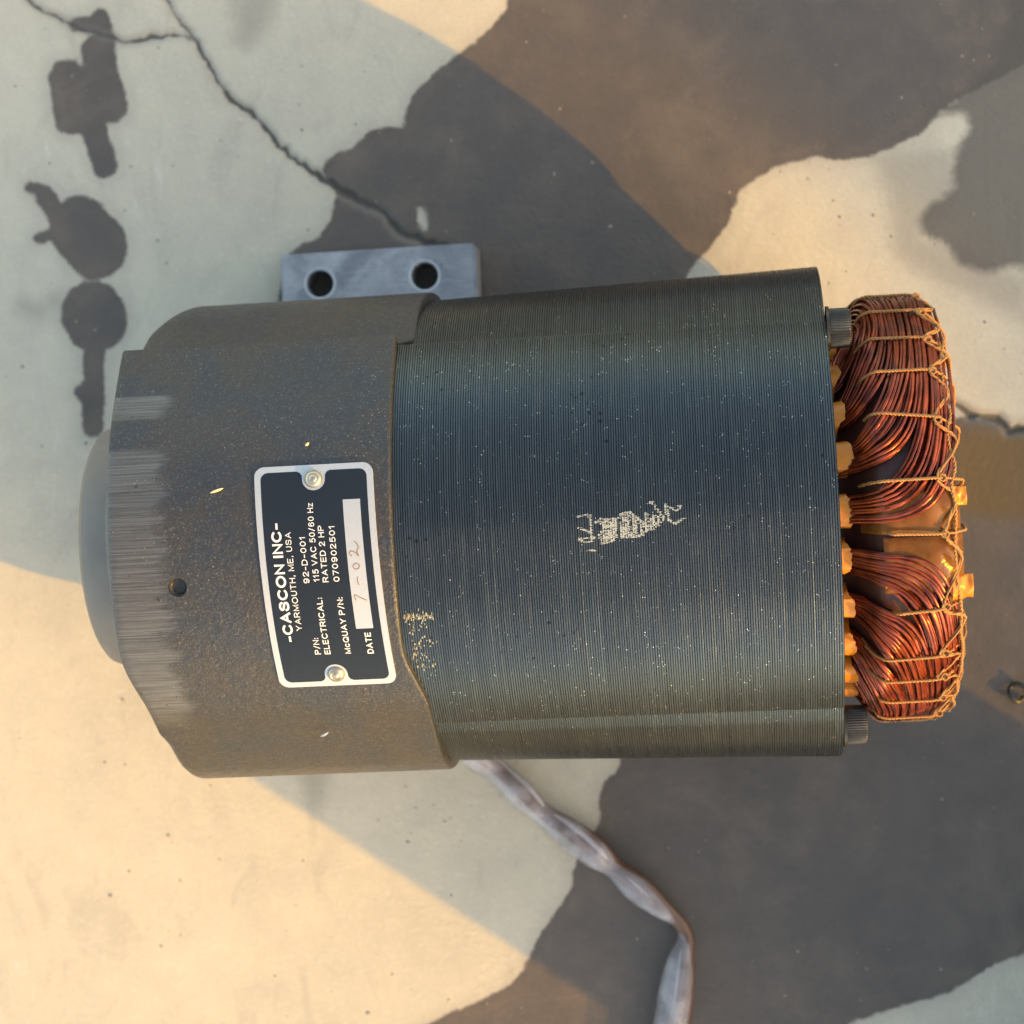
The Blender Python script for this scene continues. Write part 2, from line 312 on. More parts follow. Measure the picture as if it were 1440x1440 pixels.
def lump(freq, seed):
    r_ = np.random.default_rng(seed); s = np.zeros(X.shape)
    for k in range(14):
        a = r_.uniform(0, 6.28); fq = freq*r_.uniform(.5, 1.9); s += np.sin((X*math.cos(a)+Y*math.sin(a))*fq+r_.uniform(0, 6.28))
    return s/14
Z = lump(.02, 1)*.5+lump(.11, 2)*.22; Z = np.where(near, Z, 0)*1e-3 - .0004
Z -= np.clip(.4-crack, 0, 2.0)*.0013 + sstep(2.5, .2, crack)*.0004
Zg = Z
gv = np.c_[X.ravel()*1e-3, Y.ravel()*1e-3, Z.ravel()]; nc = len(gx); nr = len(gy)
I = np.arange(nr*nc).reshape(nr, nc); gf = np.stack([I[:-1, :-1], I[:-1, 1:], I[1:, 1:], I[1:, :-1]], -1).reshape(-1, 4)
me = bpy.data.meshes.new('concrete_ground'); me.vertices.add(len(gv)); me.vertices.foreach_set('co', gv.ravel())
me.loops.add(gf.size); me.loops.foreach_set('vertex_index', gf.ravel().astype(np.int32)); me.polygons.add(len(gf))
me.polygons.foreach_set('loop_start', np.arange(0, gf.size, 4, dtype=np.int32)); me.update(calc_edges=True); me.validate()
me.polygons.foreach_set('use_smooth', [True]*len(gf))
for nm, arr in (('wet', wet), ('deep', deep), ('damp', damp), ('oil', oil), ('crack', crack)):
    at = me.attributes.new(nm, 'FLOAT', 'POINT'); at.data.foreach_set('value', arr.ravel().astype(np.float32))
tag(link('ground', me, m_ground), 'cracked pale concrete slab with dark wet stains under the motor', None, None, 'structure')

# ------------------------------------------------------------------ the motor
PSI, ZA = 0.05, 0.085
motor = empty('electric_motor', (0, -0.0052, 0), PSI)
tag(motor, 'dark electric motor with cast housing, laminated stator and exposed copper windings lying on concrete', 'motor')
def cyl(x, s_deg, r):
    a = np.radians(s_deg); return np.stack(np.broadcast_arrays(x, r*np.sin(a), ZA+r*np.cos(a)), -1)

# angular sampling: fine near the grooves beside the bolts
TH = np.unique(np.concatenate([np.arange(-180, 180, 2.5), np.arange(44, 56, .5), np.arange(-60, -42, .75), [1, -20]]))
def smooth1(v, k):
    for _ in range(k): v = .25*np.roll(v, 1)+.5*v+.25*np.roll(v, -1)
    return v
xl, xr = -.1215, -.0294                        # housing: left face and lip
def R_house(t):
    t = np.asarray(t, float)
    tab = [(-180, 83.2), (-140, 83.2), (-128, 81.4), (-118, 83.3), (-90, 83.4), (-80, 83.9), (-70, 83.7), (-62, 82.5), (-54, 81.7), (-49, 82.0), (-42, 83.3), (-20, 83.5), (0, 83.4), (30, 83.4), (38, 83.3), (43, 83.9), (49.5, 85.2), (50.6, 80.6), (54, 79.2), (59, 80.0), (67, 82.4), (77, 83.7), (90, 83.4), (118, 83.2), (128, 81.4), (140, 83.2), (180, 83.2)]
    return np.interp(t, [p[0] for p in tab], [p[1] for p in tab])*1e-3
RH = R_house(TH); nT = len(TH)
shift = .0050*sstep(50.3, 54, TH)*(TH > 0)+.0056*sstep(-25, -44, TH)*(TH < 0)      # the bolt lobes stand 5 mm further along than the middle
lip = xr+shift+.0022*sstep(60, 95, TH); left = xl+.0052*sstep(-25, -44, TH)*(TH < 0)
lobe_top = sstep(50.5, 57, TH)*sstep(135, 122, TH); lobe_bot = sstep(-50, -60, TH)*sstep(-135, -124, TH)
rows = [(np.full(nT, xl+.0006), np.full(nT, .040)), (np.full(nT, xl), np.full(nT, .047)), (left, RH-.0016), (left+.0003, RH-.0006), (left+.0012, RH)]
us = np.concatenate([np.linspace(.03, .25, 12), np.linspace(.27, .985, 26)])
for u in us: rows.append((left+.0004+(lip-left-.0004)*u, RH.copy()))
rows += [(lip-.0008, RH), (lip-.0002, RH-.0003), (lip, RH-.0009), (lip, RH-.0036), (lip-.006, RH-.0038), (lip-.02, RH-.0040)]
V = []
for i, (x, r) in enumerate(rows):
    dl = np.clip((x-left)*1e3, 0, 40)
    if 2 <= i < len(rows)-4:
        r = r-.0085*np.clip(1-dl/17, 0, 1)**1.7*lobe_top-.004*np.clip(1-dl/5, 0, 1)**2*lobe_bot
    V.append(cyl(x, TH, r))
housing = mk('housing', np.concatenate(V), grid_faces(len(rows), nT), m_cast, motor, True, 38)
# tapped hole in the housing
def cylinder_cut(x, th, r, depth, rsurf):
    a = rad(th); c = Vector((x, (rsurf-depth/2+.01)*math.sin(a), ZA+(rsurf-depth/2+.01)*math.cos(a)))
    bm = bmesh.new(); bmesh.ops.create_cone(bm, cap_ends=True, segments=28, radius1=r, radius2=r, depth=depth+.02)
    M4 = Matrix.Translation(c) @ Vector((0, math.sin(a), math.cos(a))).to_track_quat('Z', 'X').to_matrix().to_4x4()
    bm.transform(M4); me = bpy.data.meshes.new('cut'); bm.to_mesh(me); bm.free(); o = link('cut', me); o.parent = motor; return o
def ring_frame(x, th, r0):
    a = rad(th); n = Vector((0, math.sin(a), math.cos(a))); e1 = Vector((1, 0, 0)); e2 = n.cross(e1); c = Vector((x, r0*math.sin(a), ZA+r0*math.cos(a))); return c, n, e1, e2
def lathe_on(name, x, th, prof, mat, seg=28, parent=None, wob=0):
    """prof: (radius, height above the surface point) pairs turned about the surface normal"""
    c, n, e1, e2 = prof_frame = ring_frame(x, th, prof[0][2] if len(prof[0]) > 2 else .0834); V = []
    for p in prof:
        for j in range(seg):
            a = 2*math.pi*j/seg; V.append(c+n*p[1]+e1*p[0]*math.cos(a)+e2*p[0]*math.sin(a))
    f = grid_faces(len(prof), seg); f.append(tuple((len(prof)-1)*seg+j for j in range(seg)))
    return mk(name, V, f, mat, parent or motor, True, 35)
hx, hth = -.0993, -9.53
boolean_cut(housing, cylinder_cut(hx, hth, .0031, .0022, .0834))
lathe_on('tapped_hole', hx, hth, [(.00305, -.0003, .0834), (.0027, -.0004), (.0024, -.0008), (.0026, -.0011), (.0023, -.0014), (.0025, -.0017), (.0022, -.0020), (.0006, -.0021)], m_screw)

# bearing boss on the left end
prof = [(xl+.002, .0435), (xl-.002, .0440), (xl-.0112, .0440), (xl-.0120, .0436), (xl-.0122, .0428), (xl-.0185, .0426), (xl-.0212, .0416), (xl-.0226, .0398), (xl-.0230, .037), (xl-.0230, .020), (xl-.021, .0185), (xl-.021, .003)]
a = np.arange(72)*5.0; V = np.concatenate([cyl(x, a, r) for x, r in prof]); f = grid_faces(len(prof), 72); f.append(tuple((len(prof)-1)*72+j for j in range(72))[::-1])
mk('bearing_boss', V, f, m_flange, motor, True, 30)

# mounting foot: a machined bar with two bolt holes on the far side
def foot_bar():
    x0, x1, y0, y1, z0, z1 = -.0925, -.0158, .052, .1100, .0008, .0150
    bm = bmesh.new(); bmesh.ops.create_cube(bm, size=1); bmesh.ops.scale(bm, vec=(x1-x0, y1-y0, z1-z0), verts=bm.verts); bmesh.ops.translate(bm, vec=((x0+x1)/2, (y0+y1)/2, (z0+z1)/2), verts=bm.verts)
    bmesh.ops.bevel(bm, geom=list(bm.edges), offset=.0012, segments=2, affect='EDGES'); me = bpy.data.meshes.new('mounting_foot'); bm.to_mesh(me); bm.free()
    o = link('mounting_foot', me, m_steel, motor)
    for hx_, hy_ in FOOT_HOLES:
        bm = bmesh.new(); bmesh.ops.create_cone(bm, cap_ends=True, segments=32, radius1=.0052, radius2=.0052, depth=.05)
        bmesh.ops.translate(bm, vec=(hx_, hy_, .012), verts=bm.verts); me = bpy.data.meshes.new('cut'); bm.to_mesh(me); bm.free(); c = link('cut', me); c.parent = motor; boolean_cut(o, c)
        V = []
        pr = [(.0063, .01505), (.0059, .01520), (.0056, .0150), (.0052, .0142), (.00515, .0130)]
        for r, z in pr:
            for j in range(32): V.append((hx_+r*math.cos(j*math.pi/16), hy_+r*math.sin(j*math.pi/16), z))
        mk('hole_rim', V, grid_faces(len(pr), 32), m_alu, o, True)
    return o
FOOT_HOLES = [(-.0771, .0978), (-.0361, .0983)]
foot_bar()
mk('foot_web', *(lambda v: (v, [(0, 1, 2, 3), (7, 6, 5, 4), (0, 4, 5, 1), (1, 5, 6, 2), (2, 6, 7, 3), (3, 7, 4, 0)]))([(x, y, z) for x, y, z in [(-.088, .048, .006), (-.03, .048, .006), (-.03, .0765, .0065), (-.088, .0765, .0065), (-.088, .050, .062), (-.03, .050, .062), (-.03, .0765, .056), (-.088, .0765, .056)]]), m_cast, motor, False)

# laminated stator stack
def R_stack(t, x):
    u = np.clip((x+.03)/.14, 0, 1)
    up = [(-180, 80.5), (-140, 80.5), (-128, 78.8), (-118, 80.3)]
    lo = 80.6+3.9*u
    tab = up+[(-90, lo), (-76, lo-.1), (-66, lo-1.0), (-58, 79.6+1.2*u), (-53.5, 78.3+.6*u), (-52, 80.9), (-40, 80.7), (-20, 80.8), (-14, 80.4), (-8, 80.25), (1, 80.95), (7, 80.7), (20, 80.6), (40, 80.6), (49.6, 81.0), (51.0, 78.5), (55, 78.6+.8*u), (66, 80.0+2.6*u), (78, lo-.2), (90, lo), (118, 80.3), (128, 78.8), (140, 80.5), (180, 80.5)]
    return np.interp(t, [p[0] for p in tab], [p[1] for p in tab])*1e-3
NL = 184; S0, S1 = -.034, .110; pit = (S1-S0)/NL
V, LA = [], []
for i in range(NL):
    x0 = S0+i*pit; base = R_stack(TH, x0)+rng.normal()*.000010; sh = .47+.13*rng.uniform(); sl = .00012*abs(rng.normal()*.055+.36)
    g = .00036
    for xx, dr in ((0, -g), (.08, -.00001), (.36, 0), (.70, -sl), (.74, -g)):
        V.append(cyl(x0+xx*pit+rng.normal()*1e-5, TH, base+dr)); LA += [sh if dr > -.0002 else -.1]*nT
V.append(cyl(S1, TH, R_stack(TH, S1)-.0003)); LA += [.5]*nT
V.append(cyl(S1, TH, np.full(nT, .040))); LA += [.2]*nT
V.append(cyl(S0, TH, np.full(nT, .040))); LA += [0]*nT
stack = mk('lamination_stack', np.concatenate(V), grid_faces(5*NL+3, nT), m_lam, motor, True, 14)
at = stack.data.attributes.new('lam', 'FLOAT', 'POINT'); at.data.foreach_set('value', np.array(LA, np.float32))
tag(stack, kind='stuff')
# worn paint marking: small dabs sitting on the lamination crests only
strokes = [([(28.79, 2.21), (32.39, 2.92), (33.09, -0.9), (32.98, -3.12), (29.07, -1.14)], 0.1), ([(32.98, -3.12), (33.34, -4.7), (29.11, -4.49), (29.72, -5.64), (32.39, -5.77), (33.58, -4.26)], 0.1), ([(31.13, -8.39), (33.57, -8.51)], 0.12), ([(34.48, 0.15), (36.09, 1.18), (37.03, -2.2), (35.4, -3.68), (36.14, -6.4), (39.05, -6.09), (40.46, -4.6), (40.53, 0.96), (37.2, 1.12)], 0.15), ([(37.41, 0.89), (37.06, -5.77)], 0.12), ([(38.3, 0.85), (37.95, -5.81)], 0.12), ([(39.41, 0.79), (39.06, -5.87)], 0.12), ([(40.29, 0.75), (39.97, -5.47)], 0.12), ([(41.66, 1.34), (43.05, 2.61), (45.06, 2.95), (46.77, 1.53), (49.33, -0.59), (50.1, -2.85), (49.13, -4.36), (47.11, -4.92), (42.68, -4.71), (42.24, -0.24)], 0.15), ([(43.02, 1.94), (42.68, -4.71)], 0.25), ([(43.91, 2.12), (43.57, -4.75)], 0.12), ([(45.04, 2.51), (44.67, -4.81)], 0.12), ([(46.11, 1.57), (45.79, -4.64)], 0.12), ([(47.19, 1.07), (46.91, -4.47)], 0.12), ([(48.45, -0.33), (48.25, -4.31)], 0.12), ([(49.91, 2.27), (50.02, 0.04), (50.76, -2.88), (53.69, -1.92), (54.26, 0.72), (52.75, 1.46), (51.54, -0.7)], 0.15), ([(50.35, 2.24), (50.38, -1.75)], 0.2), ([(51.59, 0.41), (51.42, -2.91)], 0.12), ([(52.74, 1.24), (52.54, -2.75)], 0.12), ([(53.83, 0.96), (53.69, -1.92)], 0.12), ([(51.39, 5.3), (52.29, 5.7), (52.92, 5.0), (53.51, 3.42), (54.99, 2.01), (55.79, 0.2), (54.85, -0.86)], 0.1), ([(56.47, 5.04), (56.78, 2.37), (57.53, -0.33), (59.24, -1.52), (60.38, -0.7), (62.2, 0.32)], 0.12), ([(57.31, 4.11), (59.45, 2.68), (61.24, 3.25), (60.63, 4.17)], 0.08)]
cells = set()
for st, wd in strokes:
    st = np.array(st)
    for (x0, s0), (x1, s1) in zip(st[:-1], st[1:]):
        n = max(2, int(math.hypot(x1-x0, s1-s0)/.10))
        for k in range(n+1):
            x = x0+(x1-x0)*k/n; s = s0+(s1-s0)*k/n
            for q in range(3): cells.add((int(((x+rng.normal()*wd*.7)*1e-3-S0)/pit), round((s+rng.normal()*wd*.8)/.15)))
V, f = [], []
for i, j in sorted(cells):
    if rng.uniform() < .20: continue
    x0 = S0+i*pit+.02*pit; x1 = S0+i*pit+(.62 if rng.uniform() < .45 else .99)*pit; a0 = math.degrees((j-.5)*.15/80.6); a1 = math.degrees((j+.5)*.15/80.6)
    r0 = R_stack(np.array([a0, a1]), x0)+.00016; o = len(V)
    V += list(cyl(np.array([x0, x1]), np.array([a0, a0]), r0[0]))+list(cyl(np.array([x1, x0]), np.array([a1, a1]), r0[1])); f.append((o, o+3, o+2, o+1)[::-1])
mk('paint_marking', V, f, m_paint, motor, False)
# bright burrs rubbed over the stack beside the lip
V, f = [], []
for k in range(150):
    if k < 70: x = -.0285+.0095*rng.uniform()**1.3; s = -19.4+rng.normal()*.55-(x+.028)*40
    else: x = -.0272+abs(rng.normal())*.0035; s = rng.uniform(-34, -19)+rng.normal()*.6; 
    w = rng.uniform(.00025, .00060); l = rng.uniform(.2, .9); r0 = R_stack(np.array([s]), x)[0]+.00018; o = len(V)
    V += list(cyl(np.array([x, x+w, x+w*.7]), np.array([s, s+rng.uniform(-.2, .2), s+l]), r0+np.array([0, .0002, 0]))); f.append((o, o+1, o+2))
mk('rubbed_burr', V, f, m_brass, motor, False)
bore = np.concatenate([cyl(x, TH, r) for x, r in ((S0, np.full(nT, .0398)), (.108, np.full(nT, .0398)))])
mk('stator_bore', bore, grid_faces(2, nT)+[tuple(range(nT))], m_dark, motor)

# through bolts: socket head cap screws
def cap_screw(th, r):
    c = np.array(cyl(np.array([S1]), np.array([th]), np.array([r]))[0]); seg = 96; V = []; pr = []
    for x, rr, kn in ((.0002, .0056, 0), (.0010, .0063, 0), (.0016, .00655, 1), (.0070, .00645, 1), (.0077, .0061, 0), (.0080, .0055, 0), (.0080, .0036, 2), (.0050, .0035, 2)): pr.append((x, rr, kn))
    for x, rr, kn in pr:
        for j in range(seg):
            a = 2*math.pi*j/seg; q = rr
            if kn == 1: q = rr-(.00028 if j % 2 else 0)
            if kn == 2: q = rr*math.cos(math.pi/6)/math.cos((a % (math.pi/3))-math.pi/6)
            V.append((c[0]+x, c[1]+q*math.cos(a), c[2]+q*math.sin(a)))
    f = grid_faces(len(pr), seg); f.append(tuple((len(pr)-1)*seg+j for j in range(seg)))
    o = mk('cap_screw', V, f, m_screw, motor, True, 25)
    V = []
    for x, rr in ((.0, .0085), (.0009, .0085), (.0011, .0080), (.0011, .0050)):
        for j in range(40): a = 2*math.pi*j/40; V.append((c[0]+x+.0001, c[1]+rr*math.cos(a)*.86, c[2]+rr*math.sin(a)*.86))
    mk('washer', V, grid_faces(4, 40), m_screw, o, True, 30)
for th, r in ((49.5, .0775), (-66.5, .0775), (172, .0745)): cap_screw(th, r)

# slot liners: folded amber film standing out of every slot
for k in range(24):
    th0 = 15*k+rng.normal()*.5; c = rng.uniform(.0040, .0068); L = []; wob = rng.normal(size=40)*.00022; wid = rng.uniform(.86, 1.04); ske = rng.normal()*.12
    n = 13
    for i in range(n):
        a = math.pi*i/(n-1); yy = .0054*math.cos(a); rr = .0600+.0044*math.sin(a)**.6 if 0 < i < n-1 else .0600
        L.append((yy, rr))
    L = [(L[0][0], .050)]+L+[(L[-1][0], .050)]; V = []
    for xx, sc_ in ((S1-.001, 1), (S1+c*.6, 1.0), (S1+c, 1.06)):
        for q, off in ((0, 0), (1, .0005)):
            for yy, rr in L:
                iw = int((yy+.0054)/.0108*30); y2, r2 = yy*wid*sc_*(1-.09*q), (rr-off*q)+(wob[iw] if xx > S1 else 0); xx_ = xx-(.0022*abs(yy/.0054)**2.5-ske*yy-wob[iw+3] if xx > S1 else 0); a = rad(th0); V.append((xx_, r2*math.sin(a)+y2*math.cos(a), ZA+r2*math.cos(a)-y2*math.sin(a)))
    m = len(L); f = []
    for row in range(2):
        for i in range(m-1):
            b0 = row*2*m+i; b1 = (row+1)*2*m+i
            f += [(b0, b0+1, b1+1, b1), (b0+m, b1+m, b1+m+1, b0+m+1)]
    for i in range(m-1): b = 2*2*m+i; f.append((b, b+1, b+m+1, b+m))
    mk('slot_liner', V, f, m_liner, motor, True, 40)

# end windings: three coil groups of enamelled wire arching over the slots
XW = .1485
def r_head(x):
    x = np.asarray(x, float); return .0595+.0132*sstep(S1+.001, S1+.015, x)-.0055*sstep(XW-.011, XW+.002, x)**1.6
def coil(centre, offs, layers, seed):
    r_ = np.random.default_rng(seed); P = []; hmax = max(offs)+4
    for lay in range(layers):
        for off in offs:
            m = 9
            for j in range(m):
                q = (offs.index(off)+(j+.5+r_.normal()*.25)/m)/len(offs); h = off+(j-(m-1)/2)*.85+r_.normal()*.18; h2 = q*(hmax+4)
                L = (XW-S1-.0012*lay)*(.10+.90*q**.92)*r_.uniform(.985, 1.02)
                al = np.linspace(-math.pi/2, math.pi/2, 30); p = 1.75+2.9*q**1.5
                sx = np.sign(np.sin(al))*np.abs(np.sin(al))**(2/p); cx = np.abs(np.cos(al))**(2/p)
                w1 = r_.normal()*.5; w2 = r_.normal()*.0005; ph = r_.uniform(0, 6.28)
                wf = np.abs(sx)**5; th = centre+(h*wf+h2*(1-wf))*sx+np.sin(al*2+ph)*w1*np.cos(al); x = S1-.0005+L*cx+np.sin(al*3+ph)*w2
                r = r_head(x)-lay*.00118-.0004*np.abs(r_.normal())+np.sin(al*2.3+ph)*.0003
                P.append((cyl(x, th, r), .00061))
    return P
for i, (ce, offs, lay) in enumerate(((60, (15, 30, 45, 60), 3), (-75, (15, 30, 45, 60), 3), (172, (12, 24, 36), 2))):
    o = tubes('wire_bundle', coil(ce, offs, lay, 11+i), m_wire, motor, 6); tag(o, kind='stuff')
xs = np.linspace(S1, XW-.001, 14); V = [cyl(x, TH, np.full(nT, r_head(x)-.0042)) for x in xs]
V += [cyl(XW-.001, TH, np.full(nT, .046)), cyl(S1+.001, TH, np.full(nT, .044))]
mk('winding_core', np.concatenate(V), grid_faces(len(V), nT), m_core, motor)

# lacing cord: loops round the winding head, tied by a zigzag run along the outer corner
def twist(P, r, turns, rs):
    P = smooth_path(P, max(24, 6*len(P))); T = np.gradient(P, axis=0); T /= np.linalg.norm(T, axis=1)[:, None]
    ref = np.array([0, 0, 1.0]); out = []; s = np.concatenate([[0], np.cumsum(np.linalg.norm(np.diff(P, axis=0), axis=1))])
    for k in range(2):
        a = s*turns+k*math.pi; N = np.cross(T, ref); N /= np.linalg.norm(N, axis=1)[:, None]+1e-9; B = np.cross(T, N)
        out.append((P+r*(np.cos(a)[:, None]*N+np.sin(a)[:, None]*B), rs))
    return out
LOOPS = [96, 78, 62, 48, 36.5, 22, 7, -7, -26, -40.5, -49.5, -60, -73, -90]
for th in LOOPS:
    x0 = .1185+rng.uniform(0, .004)+(.006 if th in (-26, -7) else 0); d = rng.normal()*1.2
    pts = [cyl(np.array([x]), np.array([th+d*(1-(x-.118)/.03)]), r_head(x)+.0007)[0] for x in np.linspace(x0, XW-.005, 7)]
    pts += [cyl(np.array([x]), np.array([th]), np.array([r]))[0] for x, r in ((XW+.0005, .0655), (XW+.0014, .060), (XW+.0014, .052), (XW-.002, .0455))]
    pts = [cyl(np.array([x0-.002]), np.array([th+d]), r_head(x0-.002)-.002)[0]]+pts
    tubes('lacing_cord', twist(pts, .00030, 2600, .00033), m_cord, motor, 6)
zig = []
for i, th in enumerate(LOOPS):
    zig.append(cyl(np.array([XW-.0075+rng.normal()*.0006]), np.array([th]), r_head(XW-.0075)+.0006)[0])
    if i < len(LOOPS)-1:
        t2 = LOOPS[i+1]; zig.append(cyl(np.array([XW-.0012+rng.normal()*.0006]), np.array([th*.65+t2*.35]), r_head(XW-.0012)+.0008)[0])
tubes('lacing_cord', twist(zig, .00034, 2200, .00038), m_cord, motor, 6)
zig2 = [cyl(np.array([XW-.0018+rng.normal()*.0008]), np.array([t]), r_head(XW-.0018)+.0010+rng.normal()*.0003)[0] for t in np.arange(50, -92, -5.0)]
tubes('lacing_cord', twist(zig2, .00034, 2200, .00036), m_cord, motor, 6)
for th in LOOPS:
    c = cyl(np.array([XW-.006]), np.array([th]), r_head(XW-.006)+.0007)[0]; V = []; n_ = 9
    P = [c+np.array([math.cos(q*1.9)*.0011, math.sin(q*1.9)*.0012, math.sin(q*2.7)*.0007]) for q in range(n_)]
    tubes('cord_knot', [(smooth_path(P, 36), .00036)], m_cord, motor, 6)

# amber insulation film between the coil groups, with two loose tabs at the outer corner
def sheet(name, t0, t1, x0, x1, bulge, mat, lift, seed):
    r_ = np.random.default_rng(seed); n, m = 14, 12; V = []
    for q in (0, 1):
        for i in range(n):
            for j in range(m):
                u, v = i/(n-1), j/(m-1); x = x0+(x1-x0)*u; th = t0+(t1-t0)*v
                r = r_head(x)+lift+bulge*math.sin(math.pi*v)*(.4+.6*u)+.0006*math.sin(9*u+seed)*math.sin(7*v)-.00035*q; V.append(cyl(np.array([x]), np.array([th]), np.array([r]))[0])
    f = grid_faces(n, m, False)+[q[::-1] for q in grid_faces(n, m, False, n*m)]
    rim = [j for j in range(m)]+[i*m+m-1 for i in range(1, n)]+[(n-1)*m+j for j in range(m-2, -1, -1)]+[i*m for i in range(n-2, 0, -1)]
    for a_, b_ in zip(rim, rim[1:]+rim[:1]): f.append((b_, a_, a_+n*m, b_+n*m))
    return mk(name, V, f, mat, motor)
sheet('insulation_film', 4, -6.5, .117, .1478, .0008, m_film, -.0010, 1)
sheet('insulation_film', -7.5, -22, .1235, .1485, .0016, m_film, -.0012, 2)
sheet('film_tab', 5, 0, XW-.003, XW+.0016, .0016, m_liner, .0000, 3); sheet('film_tab', -19, -26, XW-.004, XW+.0028, .0024, m_liner, -.0003, 4)

# ------------------------------------------------------------------ nameplate
PX, PS, SLOPE, RP = -.0528, -14.0, .035, 84.2
def plate_pt(s, t, r):                       # s along the text (mm from plate centre), t down the lines (mm)
    S = PS+s; x = PX*1000+t-SLOPE*s; a = S/RP; return (x*1e-3, r*1e-3*math.sin(a), ZA+r*1e-3*math.cos(a))
def rrect(hw, hh, rc, notch=0):
    """outline in (s,t); notch = radius of the half-round bite round each rivet on the short ends"""
    P = []
    for cx, cy, a0 in ((hw-rc, hh-rc, 0), (-hw+rc, hh-rc, 90), (-hw+rc, -hh+rc, 180), (hw-rc, -hh+rc, 270)):
        if notch and a0 == 90: pass
        for k in range(7): a = rad(a0+15*k); P.append((cx+rc*math.cos(a), cy+rc*math.sin(a)))
        if notch and a0 in (90, 270):
            sg = -1 if a0 == 90 else 1; c = sg*32.5; dl = hw-32.5
            # flared half-round bite
            up = 1 if a0 == 90 else -1
            P.append((sg*hw, up*(notch+1.6))); P.append((sg*(hw-.5), up*(notch+.6))); P.append((sg*(hw-1.4), up*(notch+.05)))
            for k in range(13):
                b = rad(180*k/12); P.append((c-sg*notch*math.sin(b), up*notch*math.cos(b)))
            P.append((sg*(hw-1.4), -up*(notch+.05))); P.append((sg*(hw-.5), -up*(notch+.6))); P.append((sg*hw, -up*(notch+1.6)))
    return P
def bent(name, outline, r, thick, mat, parent):
    from mathutils.geometry import tessellate_polygon
    bm = bmesh.new(); vs = [bm.verts.new((s, t, 0)) for s, t in outline]
    for tri in tessellate_polygon([[Vector((s, t, 0)) for s, t in outline]]):
        try: bm.faces.new([vs[k] for k in tri])
        except ValueError: pass
    for s in np.arange(-36, 37, 2.0): bmesh.ops.bisect_plane(bm, geom=list(bm.verts)+list(bm.edges)+list(bm.faces), plane_co=(s+.013, 0, 0), plane_no=(1, 0, 0))
    bmesh.ops.recalc_face_normals(bm, faces=list(bm.faces))
    ex = bmesh.ops.extrude_face_region(bm, geom=list(bm.faces)); top = {v for v in ex['geom'] if isinstance(v, bmesh.types.BMVert)}
    for v in bm.verts: v.co = plate_pt(v.co.x, v.co.y, r+(thick if v in top else 0))
    bmesh.ops.recalc_face_normals(bm, faces=list(bm.faces)); me = bpy.data.meshes.new(name); bm.to_mesh(me); bm.free()
    return link(name, me, mat, parent)
plate = bent('nameplate', rrect(37.2, 19.0, 3.2), 83.2, .95, m_alu, motor)
plate['label'] = 'dark navy riveted nameplate with silver border and white lettering'
bent('printed_field', rrect(35.2, 17.0, 2.4, 3.7), 84.10, .10, m_navy, plate)
def arc(cx, cy, rx, ry, a0, a1, n=14): return [(cx+rx*math.cos(rad(a0+(a1-a0)*k/n)), cy+ry*math.sin(rad(a0+(a1-a0)*k/n))) for k in range(n+1)]
def curve(*p): return [tuple(q[:2]) for q in smooth_path([(x, y, 0) for x, y in p], 6*len(p))]
_bowl = [(0, 1), (.36, 1)]+arc(.36, .74, .25, .26, 90, -90, 10)+[(.36, .48), (0, .48)]
_six = curve((.50, .85), (.38, .98), (.22, .98), (.08, .80), (.02, .50), (.04, .22), (.15, .04), (.30, 0), (.46, .07), (.54, .30), (.46, .53), (.30, .60), (.12, .52), (.03, .36))
